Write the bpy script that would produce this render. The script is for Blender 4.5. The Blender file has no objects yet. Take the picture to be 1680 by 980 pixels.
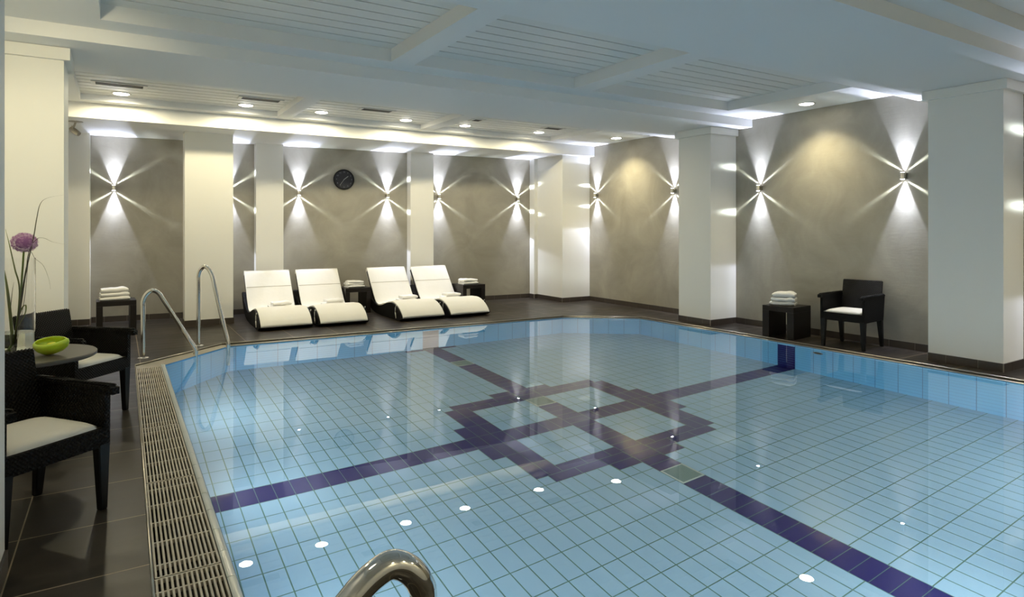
import bpy, bmesh, math, random
from mathutils import Vector, Matrix, Euler
from mathutils.geometry import tessellate_polygon
random.seed(7)
R = math.radians
sc = bpy.context.scene
COL = sc.collection

# ------------------------------------------------------------ camera
F, HY, H = 1040.0, 374.0, 1.46
YAW = math.atan((840 - 194.6) / F)
cam_d = bpy.data.cameras.new('camera')
cam = bpy.data.objects.new('camera', cam_d)
COL.objects.link(cam)
cam.location = (0, 0, H)
cam.rotation_euler = (R(90), 0, -YAW)
cam_d.sensor_width = 36.0
cam_d.lens = F / 1680 * 36.0
cam_d.shift_y = -(490 - HY) / 1680
cam_d.clip_start = 0.02
sc.camera = cam

# ------------------------------------------------------------ world, exposure
w = bpy.data.worlds.new('world'); sc.world = w
w.use_nodes = True
w.node_tree.nodes['Background'].inputs[0].default_value = (0.6, 0.75, 1, 1)
w.node_tree.nodes['Background'].inputs[1].default_value = 0.0
sc.view_settings.view_transform = 'Standard'
sc.view_settings.look = 'None'
sc.view_settings.gamma = 1
sc.view_settings.use_curve_mapping = False
sc.view_settings.exposure = 0.36
sc.cycles.use_denoising = True
sc.cycles.caustics_reflective = False
sc.cycles.caustics_refractive = True
sc.cycles.sample_clamp_indirect = 6.0
sc.cycles.max_bounces = 12
sc.cycles.diffuse_bounces = 6

WARM = (1.0, 0.88, 0.56)
COOL = (0.72, 0.78, 1.0)
P_DOWN = 44.0      # ceiling downlights (W)
P_WASH = 90.0      # downlights beside the right wall
P_SC = 27.0        # sconce main beam
P_ST = 44.0        # sconce side streak
P_POOL_FILL = 15.4      # added underwater fill lamps, unseen
DISC_E = 22.0

# ------------------------------------------------------------ helpers
def mat(name, color, rough=0.5, metal=0.0, spec=0.5, emis=None, es=0.0):
    m = bpy.data.materials.new(name); m.use_nodes = True
    b = m.node_tree.nodes['Principled BSDF']
    b.inputs['Base Color'].default_value = (*color, 1)
    b.inputs['Roughness'].default_value = rough
    b.inputs['Metallic'].default_value = metal
    b.inputs['Specular IOR Level'].default_value = spec
    if emis:
        b.inputs['Emission Color'].default_value = (*emis, 1)
        b.inputs['Emission Strength'].default_value = es
    return m

def N(m, typ, **kw):
    n = m.node_tree.nodes.new(typ)
    for k, v in kw.items():
        setattr(n, k, v)
    return n
def L(m, a, b): m.node_tree.links.new(a, b)
def bsdf(m): return m.node_tree.nodes['Principled BSDF']

def ramp(m, fac, stops):
    r = N(m, 'ShaderNodeValToRGB')
    while len(r.color_ramp.elements) < len(stops): r.color_ramp.elements.new(0.5)
    for e, (p, c) in zip(r.color_ramp.elements, stops):
        e.position = p; e.color = (*c, 1)
    L(m, fac, r.inputs[0]); return r.outputs[0]

def add_noise_bump(m, scale, strength, dist=0.01, detail=4):
    tc = N(m, 'ShaderNodeTexCoord'); no = N(m, 'ShaderNodeTexNoise')
    no.inputs['Scale'].default_value = scale; no.inputs['Detail'].default_value = detail
    L(m, tc.outputs['Object'], no.inputs['Vector'])
    bp = N(m, 'ShaderNodeBump'); bp.inputs['Strength'].default_value = strength
    bp.inputs['Distance'].default_value = dist
    L(m, no.outputs[0], bp.inputs['Height']); L(m, bp.outputs[0], bsdf(m).inputs['Normal'])

def obj(name, bm, mats, parent=None, smooth=False, loc=(0, 0, 0), rot=(0, 0, 0), auto=None):
    me = bpy.data.meshes.new(name)
    bmesh.ops.recalc_face_normals(bm, faces=bm.faces)
    bm.to_mesh(me); bm.free()
    for m in (mats if isinstance(mats, (list, tuple)) else [mats]): me.materials.append(m)
    if smooth:
        for p in me.polygons: p.use_smooth = True
        if auto is not None:
            try: me.set_sharp_from_angle(angle=R(auto))
            except Exception: pass
    o = bpy.data.objects.new(name, me); COL.objects.link(o)
    o.location = loc; o.rotation_euler = rot
    if parent: o.parent = parent
    return o

def struct(o): o['kind'] = 'structure'; return o
def tag(o, label, cat, group=None, kind=None):
    o['label'] = label; o['category'] = cat
    if group: o['group'] = group
    if kind: o['kind'] = kind
    return o
def thing(name, label, cat, loc=(0, 0, 0), rz=0, group=None, rot=None):
    o = bpy.data.objects.new(name, None); COL.objects.link(o)
    o.empty_display_size = 0.1
    o.location = loc; o.rotation_euler = rot if rot else (0, 0, rz)
    return tag(o, label, cat, group)
def children(o): return [c for c in bpy.data.objects if c.parent == o]
def copy_tree(o, parent=None):
    kids = children(o)
    c = o.copy(); COL.objects.link(c)
    if parent is not None: c.parent = parent
    for k in kids: copy_tree(k, c)
    return c

def BM(): return bmesh.new()
def box(bm, x0, x1, y0, y1, z0, z1, mi=0, bev=0.0, M=None):
    vs = [bm.verts.new((x, y, z)) for x in (x0, x1) for y in (y0, y1) for z in (z0, z1)]
    q = [(0, 1, 3, 2), (4, 6, 7, 5), (0, 4, 5, 1), (2, 3, 7, 6), (0, 2, 6, 4), (1, 5, 7, 3)]
    fs = []
    for f in q:
        fa = bm.faces.new([vs[i] for i in f]); fa.material_index = mi; fs.append(fa)
    if M is not None: bmesh.ops.transform(bm, matrix=M, verts=vs)
    if bev > 0:
        es = list({e for f in fs for e in f.edges})
        r = bmesh.ops.bevel(bm, geom=es, offset=bev, segments=2, affect='EDGES', profile=0.7)
        for f in r['faces']: f.material_index = mi
    return vs
def prism(bm, pts, z0, z1, mi=0):
    a = [bm.verts.new((x, y, z0)) for x, y in pts]; b = [bm.verts.new((x, y, z1)) for x, y in pts]
    n = len(pts)
    bm.faces.new(a[::-1]).material_index = mi; bm.faces.new(b).material_index = mi
    for i in range(n): bm.faces.new((a[i], a[(i + 1) % n], b[(i + 1) % n], b[i])).material_index = mi
    return a + b
def prof_x(bm, pts, x0, x1, mi=0):
    """profile of (y,z) extruded along x"""
    a = [bm.verts.new((x0, y, z)) for y, z in pts]; b = [bm.verts.new((x1, y, z)) for y, z in pts]
    n = len(pts)
    bm.faces.new(a).material_index = mi; bm.faces.new(b[::-1]).material_index = mi
    for i in range(n): bm.faces.new((a[i], b[i], b[(i + 1) % n], a[(i + 1) % n])).material_index = mi
    return a + b
def cyl(bm, r0, r1, z0, z1, seg=24, cx=0, cy=0, M=None, mi=0):
    a = [bm.verts.new((cx + r0 * math.cos(2 * math.pi * i / seg), cy + r0 * math.sin(2 * math.pi * i / seg), z0)) for i in range(seg)]
    b = [bm.verts.new((cx + r1 * math.cos(2 * math.pi * i / seg), cy + r1 * math.sin(2 * math.pi * i / seg), z1)) for i in range(seg)]
    bm.faces.new(a[::-1]).material_index = mi; bm.faces.new(b).material_index = mi
    for i in range(seg): bm.faces.new((a[i], a[(i + 1) % seg], b[(i + 1) % seg], b[i])).material_index = mi
    if M is not None: bmesh.ops.transform(bm, matrix=M, verts=a + b)
    return a + b
def lathe(bm, prof, seg=40, mi=0, close=False):
    rings = []
    for r, z in prof:
        rings.append([bm.verts.new((max(r, 1e-5) * math.cos(2 * math.pi * i / seg), max(r, 1e-5) * math.sin(2 * math.pi * i / seg), z)) for i in range(seg)])
    k = len(rings)
    for j in range(k if close else k - 1):
        a, b = rings[j], rings[(j + 1) % k]
        for i in range(seg): bm.faces.new((a[i], a[(i + 1) % seg], b[(i + 1) % seg], b[i])).material_index = mi
    if not close:
        if prof[0][0] < 1e-4 or True: bm.faces.new(rings[0][::-1]).material_index = mi
        bm.faces.new(rings[-1]).material_index = mi
def catmull(P, k=8):
    P = [Vector(p) for p in P]; out = []
    for i in range(len(P) - 1):
        p0 = P[max(i - 1, 0)]; p1 = P[i]; p2 = P[i + 1]; p3 = P[min(i + 2, len(P) - 1)]
        for j in range(k):
            t = j / k
            out.append(0.5 * ((2 * p1) + (-p0 + p2) * t + (2 * p0 - 5 * p1 + 4 * p2 - p3) * t * t + (-p0 + 3 * p1 - 3 * p2 + p3) * t ** 3))
    out.append(P[-1]); return out
def tube(bm, pts, rad, seg=12, mi=0, caps=True, flat=1.0):
    pts = [Vector(p) for p in pts]; rings = []
    up = Vector((0, 0, 1)); prev = None
    for i, p in enumerate(pts):
        t = (pts[min(i + 1, len(pts) - 1)] - pts[max(i - 1, 0)]).normalized()
        if prev is None:
            a = t.cross(up)
            if a.length < 0.05: a = t.cross(Vector((1, 0, 0)))
            a.normalize()
        else:
            a = (prev - t * prev.dot(t)).normalized()
        b = t.cross(a); prev = a
        r = rad[i] if isinstance(rad, (list, tuple)) else rad
        rings.append([bm.verts.new(p + a * (r * math.cos(2 * math.pi * k / seg)) + b * (r * flat * math.sin(2 * math.pi * k / seg))) for k in range(seg)])
    for j in range(len(rings) - 1):
        for k in range(seg): bm.faces.new((rings[j][k], rings[j][(k + 1) % seg], rings[j + 1][(k + 1) % seg], rings[j + 1][k])).material_index = mi
    if caps: bm.faces.new(rings[0][::-1]); bm.faces.new(rings[-1])
def inside(p, poly):
    x, y = p; c = False; n = len(poly)
    for i in range(n):
        x1, y1 = poly[i]; x2, y2 = poly[(i + 1) % n]
        if (y1 > y) != (y2 > y) and x < (x2 - x1) * (y - y1) / (y2 - y1) + x1: c = not c
    return c
def flat_poly(bm, loops, z, mi=0):
    vl = [[Vector((x, y, z)) for x, y in lp] for lp in loops]
    tris = tessellate_polygon(vl); flat = [bm.verts.new(v) for lp in vl for v in lp]
    for t in tris:
        try: bm.faces.new([flat[i] for i in t]).material_index = mi
        except ValueError: pass

# ------------------------------------------------------------ materials
M_white = mat('white paint', (0.84, 0.83, 0.78), 0.55, spec=0.3); add_noise_bump(M_white, 60, 0.05, 0.002)
M_ceil = mat('ceiling paint', (0.84, 0.84, 0.82), 0.55, spec=0.3)
M_plank = mat('ceiling plank', (0.80, 0.80, 0.76), 0.4)
M_gap = mat('plank gap', (0.10, 0.10, 0.09), 0.9)
def plaster():
    m = mat('grey plaster', (0.3, 0.28, 0.24), 0.42, spec=0.35)
    tc = N(m, 'ShaderNodeTexCoord'); n1 = N(m, 'ShaderNodeTexNoise'); n1.inputs['Scale'].default_value = 1.6
    n1.inputs['Detail'].default_value = 8; n1.inputs['Roughness'].default_value = 0.62; n1.inputs['Distortion'].default_value = 0.8
    L(m, tc.outputs['Object'], n1.inputs['Vector'])
    c = ramp(m, n1.outputs[0], [(0.3, (0.275, 0.256, 0.208)), (0.52, (0.33, 0.308, 0.252)), (0.74, (0.39, 0.365, 0.30))])
    L(m, c, bsdf(m).inputs['Base Color'])
    mp = N(m, 'ShaderNodeMapping'); mp.inputs['Scale'].default_value = (1, 1, 5)
    n2 = N(m, 'ShaderNodeTexNoise'); n2.inputs['Scale'].default_value = 9; n2.inputs['Detail'].default_value = 6
    L(m, tc.outputs['Object'], mp.inputs[0]); L(m, mp.outputs[0], n2.inputs['Vector'])
    bp = N(m, 'ShaderNodeBump'); bp.inputs['Strength'].default_value = 0.25; bp.inputs['Distance'].default_value = 0.004
    L(m, n2.outputs[0], bp.inputs['Height']); L(m, bp.outputs[0], bsdf(m).inputs['Normal'])
    return m
M_plaster = plaster()
def math_n(m, op, a, b=None, c=None):
    n = N(m, 'ShaderNodeMath', operation=op)
    for i, v in enumerate((a, b, c)):
        if v is None: continue
        if isinstance(v, (int, float)): n.inputs[i].default_value = v
        else: L(m, v, n.inputs[i])
    return n.outputs[0]
def deck_tile():
    m = mat('deck tile', (0.1, 0.09, 0.08), 0.38, spec=0.17)
    tc = N(m, 'ShaderNodeTexCoord'); sp = N(m, 'ShaderNodeSeparateXYZ'); L(m, tc.outputs['Object'], sp.inputs[0])
    def line(o, off, pitch, wd):
        u = math_n(m, 'DIVIDE', math_n(m, 'SUBTRACT', o, off), pitch)
        fr = math_n(m, 'ABSOLUTE', math_n(m, 'SUBTRACT', math_n(m, 'FRACT', math_n(m, 'ADD', u, 0.5)), 0.5))
        return math_n(m, 'LESS_THAN', fr, wd * 1.35 / pitch), math_n(m, 'FLOOR', u)
    lx, ix = line(sp.outputs[0], 0.21 - 0.595 * 10 - 0.02, 0.596, 0.0022)
    ly, iy = line(sp.outputs[1], 3.165 - 0.5625 * 10, 0.5625, 0.0022)
    g = math_n(m, 'MAXIMUM', lx, ly)
    cb = N(m, 'ShaderNodeCombineXYZ'); L(m, ix, cb.inputs[0]); L(m, iy, cb.inputs[1])
    wn = N(m, 'ShaderNodeTexWhiteNoise'); L(m, cb.outputs[0], wn.inputs[0])
    n1 = N(m, 'ShaderNodeTexNoise'); n1.inputs['Scale'].default_value = 3.0; n1.inputs['Detail'].default_value = 7
    mp = N(m, 'ShaderNodeMapping'); mp.inputs['Scale'].default_value = (1, 3.5, 1)
    L(m, tc.outputs['Object'], mp.inputs[0]); L(m, mp.outputs[0], n1.inputs['Vector'])
    f = math_n(m, 'ADD', math_n(m, 'MULTIPLY', n1.outputs[0], 0.8), math_n(m, 'MULTIPLY', wn.outputs['Value'], 0.25))
    c = ramp(m, f, [(0.3, (0.015, 0.012, 0.0095)), (0.55, (0.028, 0.023, 0.018)), (0.8, (0.048, 0.040, 0.032))])
    mx = N(m, 'ShaderNodeMix', data_type='RGBA'); L(m, g, mx.inputs[0]); L(m, c, mx.inputs[6])
    mx.inputs[7].default_value = (0.30, 0.24, 0.16, 1); L(m, mx.outputs[2], bsdf(m).inputs['Base Color'])
    bp = N(m, 'ShaderNodeBump'); bp.inputs['Strength'].default_value = 0.3; bp.inputs['Distance'].default_value = 0.002
    L(m, n1.outputs[0], bp.inputs['Height']); L(m, bp.outputs[0], bsdf(m).inputs['Normal'])
    rr = math_n(m, 'ADD', math_n(m, 'MULTIPLY', n1.outputs[0], 0.25), 0.22)
    L(m, rr, bsdf(m).inputs['Roughness'])
    return m
M_deck = deck_tile()
M_base = mat('skirting tile', (0.055, 0.044, 0.036), 0.35)
M_grout = mat('skirting joint', (0.28, 0.25, 0.21), 0.8)
def pool_tile(name, a, b, r=0.18):
    m = mat(name, a, r)
    tc = N(m, 'ShaderNodeTexCoord'); n = N(m, 'ShaderNodeTexNoise'); n.inputs['Scale'].default_value = 0.9
    L(m, tc.outputs['Object'], n.inputs['Vector'])
    L(m, ramp(m, n.outputs[0], [(0.3, a), (0.7, b)]), bsdf(m).inputs['Base Color'])
    return m
M_pl = pool_tile('light blue pool tile', (0.33, 0.555, 0.715), (0.36, 0.59, 0.735))
M_pw = pool_tile('blue wall pool tile', (0.23, 0.64, 0.98), (0.26, 0.67, 0.98))
M_pd = pool_tile('dark blue pool tile', (0.016, 0.016, 0.13), (0.02, 0.018, 0.15))
M_pg = mat('pool floor grout', (0.12, 0.26, 0.20), 0.8)
M_pgw = mat('pool wall grout', (0.12, 0.30, 0.55), 0.8)
M_cop = mat('coping tile', (0.52, 0.56, 0.55), 0.2)
M_fill = mat('beige tile', (0.36, 0.33, 0.27), 0.35)
M_grate = mat('grate plastic', (0.46, 0.42, 0.35), 0.45)
M_dark = mat('dark gutter', (0.02, 0.02, 0.02), 0.8)
M_steel = mat('polished steel', (0.82, 0.80, 0.76), 0.08, metal=1.0)
M_brush = mat('brushed steel', (0.40, 0.37, 0.32), 0.3, metal=1.0)
M_trim = mat('steel edge trim', (0.50, 0.47, 0.41), 0.28, metal=1.0)
def wicker():
    m = mat('dark wicker', (0.012, 0.009, 0.008), 0.5, spec=0.14)
    tc = N(m, 'ShaderNodeTexCoord'); sp = N(m, 'ShaderNodeSeparateXYZ'); L(m, tc.outputs['Object'], sp.inputs[0])
    k = 2 * math.pi / 0.021
    a = math_n(m, 'MULTIPLY', math_n(m, 'ADD', sp.outputs[0], sp.outputs[1]), k)
    z = math_n(m, 'MULTIPLY', sp.outputs[2], k)
    h = math_n(m, 'MULTIPLY', math_n(m, 'SINE', a), math_n(m, 'SINE', z))
    bp = N(m, 'ShaderNodeBump'); bp.inputs['Strength'].default_value = 0.8; bp.inputs['Distance'].default_value = 0.0035
    L(m, h, bp.inputs['Height']); L(m, bp.outputs[0], bsdf(m).inputs['Normal'])
    c = ramp(m, h, [(0.0, (0.002, 0.002, 0.002)), (0.5, (0.005, 0.004, 0.0035)), (0.95, (0.008, 0.0065, 0.0055))])
    L(m, c, bsdf(m).inputs['Base Color'])
    return m
M_wick = wicker()
M_wood = mat('dark wood', (0.010, 0.007, 0.006), 0.45, spec=0.3); add_noise_bump(M_wood, 40, 0.15, 0.002)
M_cush = mat('cream cushion', (0.78, 0.75, 0.67), 0.8, spec=0.2); add_noise_bump(M_cush, 250, 0.1, 0.001)
M_loung = mat('white lounger pad', (0.84, 0.82, 0.76), 0.75, spec=0.2); add_noise_bump(M_loung, 14, 0.25, 0.006)
M_towel = mat('white terry', (0.86, 0.85, 0.82), 0.95, spec=0.1); add_noise_bump(M_towel, 320, 0.5, 0.002)
M_table = mat('grey brown tabletop', (0.075, 0.066, 0.052), 0.45, spec=0.3)
M_black = mat('black plastic', (0.004, 0.004, 0.004), 0.4, spec=0.3)
M_clock = mat('clock dial', (0.018, 0.018, 0.024), 0.5)
M_mark = mat('clock marks', (0.30, 0.31, 0.34), 0.5)
M_hand = mat('clock hands', (0.60, 0.60, 0.55), 0.4)
M_lamp = mat('lamp glass', (1, 1, 1), 0.4, emis=(1, 0.93, 0.78), es=DISC_E)
M_led = mat('sconce lens', (1, 1, 1), 0.4, emis=(0.9, 0.93, 1), es=25)
M_frame = mat('grille frame', (0.72, 0.71, 0.67), 0.4)
M_slat = mat('grille slats', (0.07, 0.065, 0.055), 0.5)
def glassm(name, ior=1.333, rough=0.0, color=(1, 1, 1), bump=0.0):
    m = bpy.data.materials.new(name); m.use_nodes = True; nt = m.node_tree; nt.nodes.clear()
    o = nt.nodes.new('ShaderNodeOutputMaterial'); g = nt.nodes.new('ShaderNodeBsdfGlass')
    g.inputs['IOR'].default_value = ior; g.inputs['Roughness'].default_value = rough; g.inputs['Color'].default_value = (*color, 1)
    nt.links.new(g.outputs[0], o.inputs[0])
    if bump:
        tc = nt.nodes.new('ShaderNodeTexCoord'); n = nt.nodes.new('ShaderNodeTexNoise'); n.inputs['Scale'].default_value = 1.3
        n.inputs['Detail'].default_value = 2
        b = nt.nodes.new('ShaderNodeBump'); b.inputs['Strength'].default_value = 1.0; b.inputs['Distance'].default_value = bump
        nt.links.new(tc.outputs['Object'], n.inputs['Vector']); nt.links.new(n.outputs[0], b.inputs['Height']); nt.links.new(b.outputs[0], g.inputs['Normal'])
    return m
M_water = glassm('pool water', 1.333, bump=0.0004)
M_glass = glassm('clear glass', 1.45)
M_vwater = glassm('vase water', 1.333, color=(0.98, 1, 0.98))
def bowlm():
    m = mat('green glass', (0.58, 0.82, 0.05), 0.08)
    b = bsdf(m); b.inputs['Transmission Weight'].default_value = 0.25
    b.inputs['Subsurface Weight'].default_value = 0.3; b.inputs['Coat Weight'].default_value = 0.6
    return m
M_bowl = bowlm()
M_lemon = mat('yellow green fruit', (0.90, 0.85, 0.05), 0.3)
M_leaf = mat('green leaf', (0.14, 0.17, 0.03), 0.5)
M_leafd = mat('dark leaf', (0.075, 0.065, 0.025), 0.5)
M_stem = mat('green stem', (0.16, 0.25, 0.04), 0.45)
M_petal = mat('purple petal', (0.33, 0.15, 0.34), 0.6)
M_petal2 = mat('pale purple petal', (0.58, 0.36, 0.56), 0.6)

# ------------------------------------------------------------ lights helpers
def spot(name, loc, direction, power, angle, blend, color, radius=0.01, parent=None):
    d = bpy.data.lights.new(name, 'SPOT'); d.energy = power; d.spot_size = R(angle); d.spot_blend = blend
    d.color = color; d.shadow_soft_size = radius
    o = bpy.data.objects.new(name, d); COL.objects.link(o); o.location = loc
    o.rotation_euler = Vector(direction).to_track_quat('-Z', 'Y').to_euler()
    d.cycles.use_multiple_importance_sampling = False
    if parent: o.parent = parent
    return o

# ------------------------------------------------------------ ROOM
XL, XR, YN = -1.0, 8.06, -2.2
bw0 = Vector((-0.367, 11.683)); bw1 = Vector((7.307, 11.073)); bdir = (bw1 - bw0).normalized(); bn = Vector((bdir.y, -bdir.x))  # bn points to camera
def bwy(x): return bw0.y + (x - bw0.x) * bdir.y / bdir.x
# deck opening and pool outlines
HOLE = [(0.150, 7.84), (1.10, 8.71), (6.24, 8.465), (7.27, 7.68), (7.335, 5.3), (7.335, 1.75), (6.4, 0.85), (1.13, 0.83), (0.112, 1.85)]
POOL = [(0.425, 7.75), (1.17, 8.56), (6.20, 8.42), (7.20, 7.64), (7.25, 5.3), (7.25, 1.8), (6.36, 0.95), (1.2, 0.95), (0.425, 1.9)]
ZF, ZW = -1.38, -0.022

bm = BM()
outer = [(XL - .2, YN), (XR + .2, YN), (XR + .2, 12.0), (XL - .2, 12.0)]
flat_poly(bm, [outer, HOLE], 0.0)
e = [ed for ed in bm.edges if ed.is_boundary]
r = bmesh.ops.extrude_edge_only(bm, edges=e)
for v in [g for g in r['geom'] if isinstance(g, bmesh.types.BMVert)]: v.co.z -= 0.12
struct(obj('floor', bm, M_deck))

# walls
def wall_prism(name, pts, z0, z1, m):
    bm = BM(); prism(bm, pts, z0, z1); return struct(obj(name, bm, m))
p = [(XR, YN), (XR + .15, YN), (XR + .15, 12.0), (XR, 12.0)]
wall_prism('wall_right', p, -0.12, 3.4, M_plaster)
wall_prism('wall_left', [(XL - .15, YN), (XL, YN), (XL, 12.0), (XL - .15, 12.0)], -0.12, 3.4, M_white)
wall_prism('wall_front', [(XL, YN - .15), (XR, YN - .15), (XR, YN), (XL, YN)], -0.12, 3.4, M_white)
wall_prism('wall_back', [(XL, bwy(XL)), (XR, bwy(XR)), (XR, bwy(XR) + .2), (XL, bwy(XL) + .2)], -0.12, 3.4, M_plaster)

# white piers in front of the grey back wall
def pier(n, xa, xb, dep=0.17):
    a = Vector((xa, bwy(xa) - 0.001)); b = Vector((xb, bwy(xb) - 0.001))
    pts = [(a.x, a.y - dep), (b.x, b.y - dep), (b.x, b.y), (a.x, a.y)]
    bm = BM(); prism(bm, pts, 0, 2.885); return struct(obj('trim_%d' % n, bm, M_white)), pts
PIERS = [pier(1, XL, -0.367, .22), pier(2, 1.963, 2.40), pier(3, 4.655, 5.11), pier(4, 7.307, 7.60)]

def column(n, x0, x1, y0, y1, ztop, cap=True, ov=0.045, sides=(1, 1, 1, 1)):
    bm = BM(); box(bm, x0, x1, y0, y1, 0, ztop)
    o = struct(obj('trim_%d' % n, bm, M_white))
    if cap:
        bm = BM()
        cx0, cx1 = x0 - ov * sides[0], x1 + ov * sides[1]; cy0, cy1 = y0 - ov * sides[2], y1 + ov * sides[3]
        z0, z1 = ztop - 0.105, ztop - 0.004
        box(bm, cx0, cx1, cy0, cy1, z0, z1)
        a = [bm.verts.new(c) for c in ((cx0, cy0, z1), (cx1, cy0, z1), (cx1, cy1, z1), (cx0, cy1, z1))]
        b = [bm.verts.new(c) for c in ((x0, y0 + .02, ztop), (x1, y0 + .02, ztop), (x1, y1, ztop), (x0, y1, ztop))]
        for i in range(4): bm.faces.new((a[i], a[(i + 1) % 4], b[(i + 1) % 4], b[i]))
        struct(obj('trim_%d' % (n + 20), bm, M_white))
    return o
column(5, 0.83, 1.49, 10.49, 10.80, 2.886, cap=False)
column(6, 7.38, XR - .001, 10.02, 11.0, 2.886, cap=False)
column(7, 7.49, XR - .001, 6.46, 7.09, 2.966, sides=(1, 0, 1, 1))
column(8, 7.587, XR - .001, 2.82, 3.52, 2.966, sides=(1, 0, 1, 1))
column(9, XL + .001, -0.39, 6.50, 7.05, 2.966, sides=(0, 1, 1, 1))
column(10, XL + .001, -0.412, 2.70, 3.43, 2.966, sides=(0, 1, 1, 1))

# skirting
def skirting(name, a, b, h=0.088, t=0.012, joint=0.30):
    a = Vector(a); b = Vector(b); d = (b - a); ln = d.length; d.normalize()
    n = Vector((d.y, -d.x))   # outward (towards room) is to the right of a->b
    bm = BM()
    M = Matrix.Translation((a.x, a.y, 0)) @ Matrix(((d.x, n.x, 0, 0), (d.y, n.y, 0, 0), (0, 0, 1, 0), (0, 0, 0, 1)))
    box(bm, 0, ln, 0, t - 0.002, 0, h - 0.002, 1, M=M)
    x = 0.0; off = joint * 0.6
    while x < ln - 1e-4:
        x2 = min(x + (off if x == 0 else joint), ln)
        box(bm, x + 0.0018, x2 - 0.0018, 0, t, 0, h, 0, M=M); x = x2
    return struct(obj(name, bm, [M_base, M_grout]))
def ring_skirt(name, x0, x1, y0, y1, which):
    if 'f' in which: skirting(name, (x0 - .012, y0), (x1 + .012, y0))
    if 'r' in which: skirting(name, (x1, y0), (x1, y1))
    if 'l' in which: skirting(name, (x0, y1), (x0, y0))
    if 'b' in which: skirting(name, (x1, y1), (x0, y1))
ring_skirt('baseboard_column', 0.83, 1.49, 10.49, 10.80, 'frlb')
ring_skirt('baseboard_column', 7.38, XR, 10.02, 11.0, 'fl')
ring_skirt('baseboard_column', 7.49, XR, 6.46, 7.09, 'flb')
ring_skirt('baseboard_column', 7.587, XR, 2.82, 3.52, 'flb')
ring_skirt('baseboard_column', XL, -0.39, 6.50, 7.05, 'frb')
ring_skirt('baseboard_column', XL, -0.412, 2.70, 3.43, 'frb')
for a, b in ((10.02, 7.09), (6.46, 3.52), (2.82, YN)): skirting('baseboard_right', (XR, a), (XR, b))
for xa, xb in ((-0.367, 1.963), (2.40, 4.655), (5.11, 7.307)): skirting('baseboard_back', (xa, bwy(xa)), (xb, bwy(xb)))
for o_, pts in PIERS:
    skirting('baseboard_back', pts[0], pts[1])
    skirting('baseboard_back', pts[3], pts[0]) if pts[0][0] > XL + .1 else None
    skirting('baseboard_back', pts[1], pts[2])
for a, b in ((2.70, YN), (3.43, 6.5), (7.05, 11.5)): skirting('baseboard_left', (XL, min(a, b)), (XL, max(a, b)))

# ceiling
ZC = 3.083
def band(name, y0, y1, zb, trays, ty0, ty1, ztop, n):
    bm = BM()
    xs = [XL] + [v for t in trays for v in t] + [XR]
    for i in range(0, len(xs), 2): box(bm, xs[i], xs[i + 1], ty0, ty1, zb, 3.4)
    box(bm, XL, XR, y0, ty0, zb, 3.4); box(bm, XL, XR, ty1, y1, zb, 3.4)
    struct(obj(name, bm, M_ceil))
    for (x0, x1) in trays:
        bm = BM(); box(bm, x0, x1, ty0, ty1, ztop + 0.016, ztop + 0.05, 1)
        off = 5.699 if ty0 > 4 and ty0 < 5 else ty1 - 0.187
        gp = 0.013 if ty0 > 7 else 0.008
        ks = []
        yy = off
        while yy > ty0: ks.append(yy); yy -= 0.187
        edges = [ty1] + [k for k in ks if k < ty1 - .02] + [ty0]
        for a, b in zip(edges[:-1], edges[1:]):
            box(bm, x0, x1, b + (gp if b != ty0 else 0), a - (gp if a != ty1 else 0), ztop, ztop + 0.016, 0)
        struct(obj('ceiling', bm, [M_plank, M_gap]))
FT = [(-0.12, 2.26), (2.50, 4.50), (4.76, 7.18)]
band('ceiling', 7.3, 9.87, 3.085, [(-0.41, 1.97), (2.18, 4.23), (4.45, 6.85)], 7.95, 9.68, 3.162, 1)
band('ceiling', 3.84, 6.165, ZC, FT, 4.12, 5.88, 3.208, 2)
band('ceiling', 0.0, 2.44, ZC, FT, 0.46, 2.22, 3.208, 3)
bm = BM(); box(bm, XL, XR, YN, 0.0, ZC, 3.4); struct(obj('ceiling', bm, M_ceil))
bm = BM(); prism(bm, [(XL, 9.87), (XR, 9.87), (XR, 11.9), (XL, 11.9)], 2.885, 3.38); struct(obj('trim_31', bm, M_ceil))
bm = BM(); prism(bm, [(XL, 6.165), (XR, 6.165), (XR, 7.62), (XL, 7.38)], 2.965, 3.38); struct(obj('trim_32', bm, M_ceil))
bm = BM(); prism(bm, [(XL, 2.44), (XR, 2.44), (XR, 3.84), (XL, 3.78)], 2.965, 3.38); struct(obj('trim_33', bm, M_ceil))
bm = BM(); prism(bm, [(XL, -1.3), (XR, -1.3), (XR, 0.05), (XL, 0.05)], 2.965, 3.38); struct(obj('trim_34', bm, M_ceil))

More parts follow.
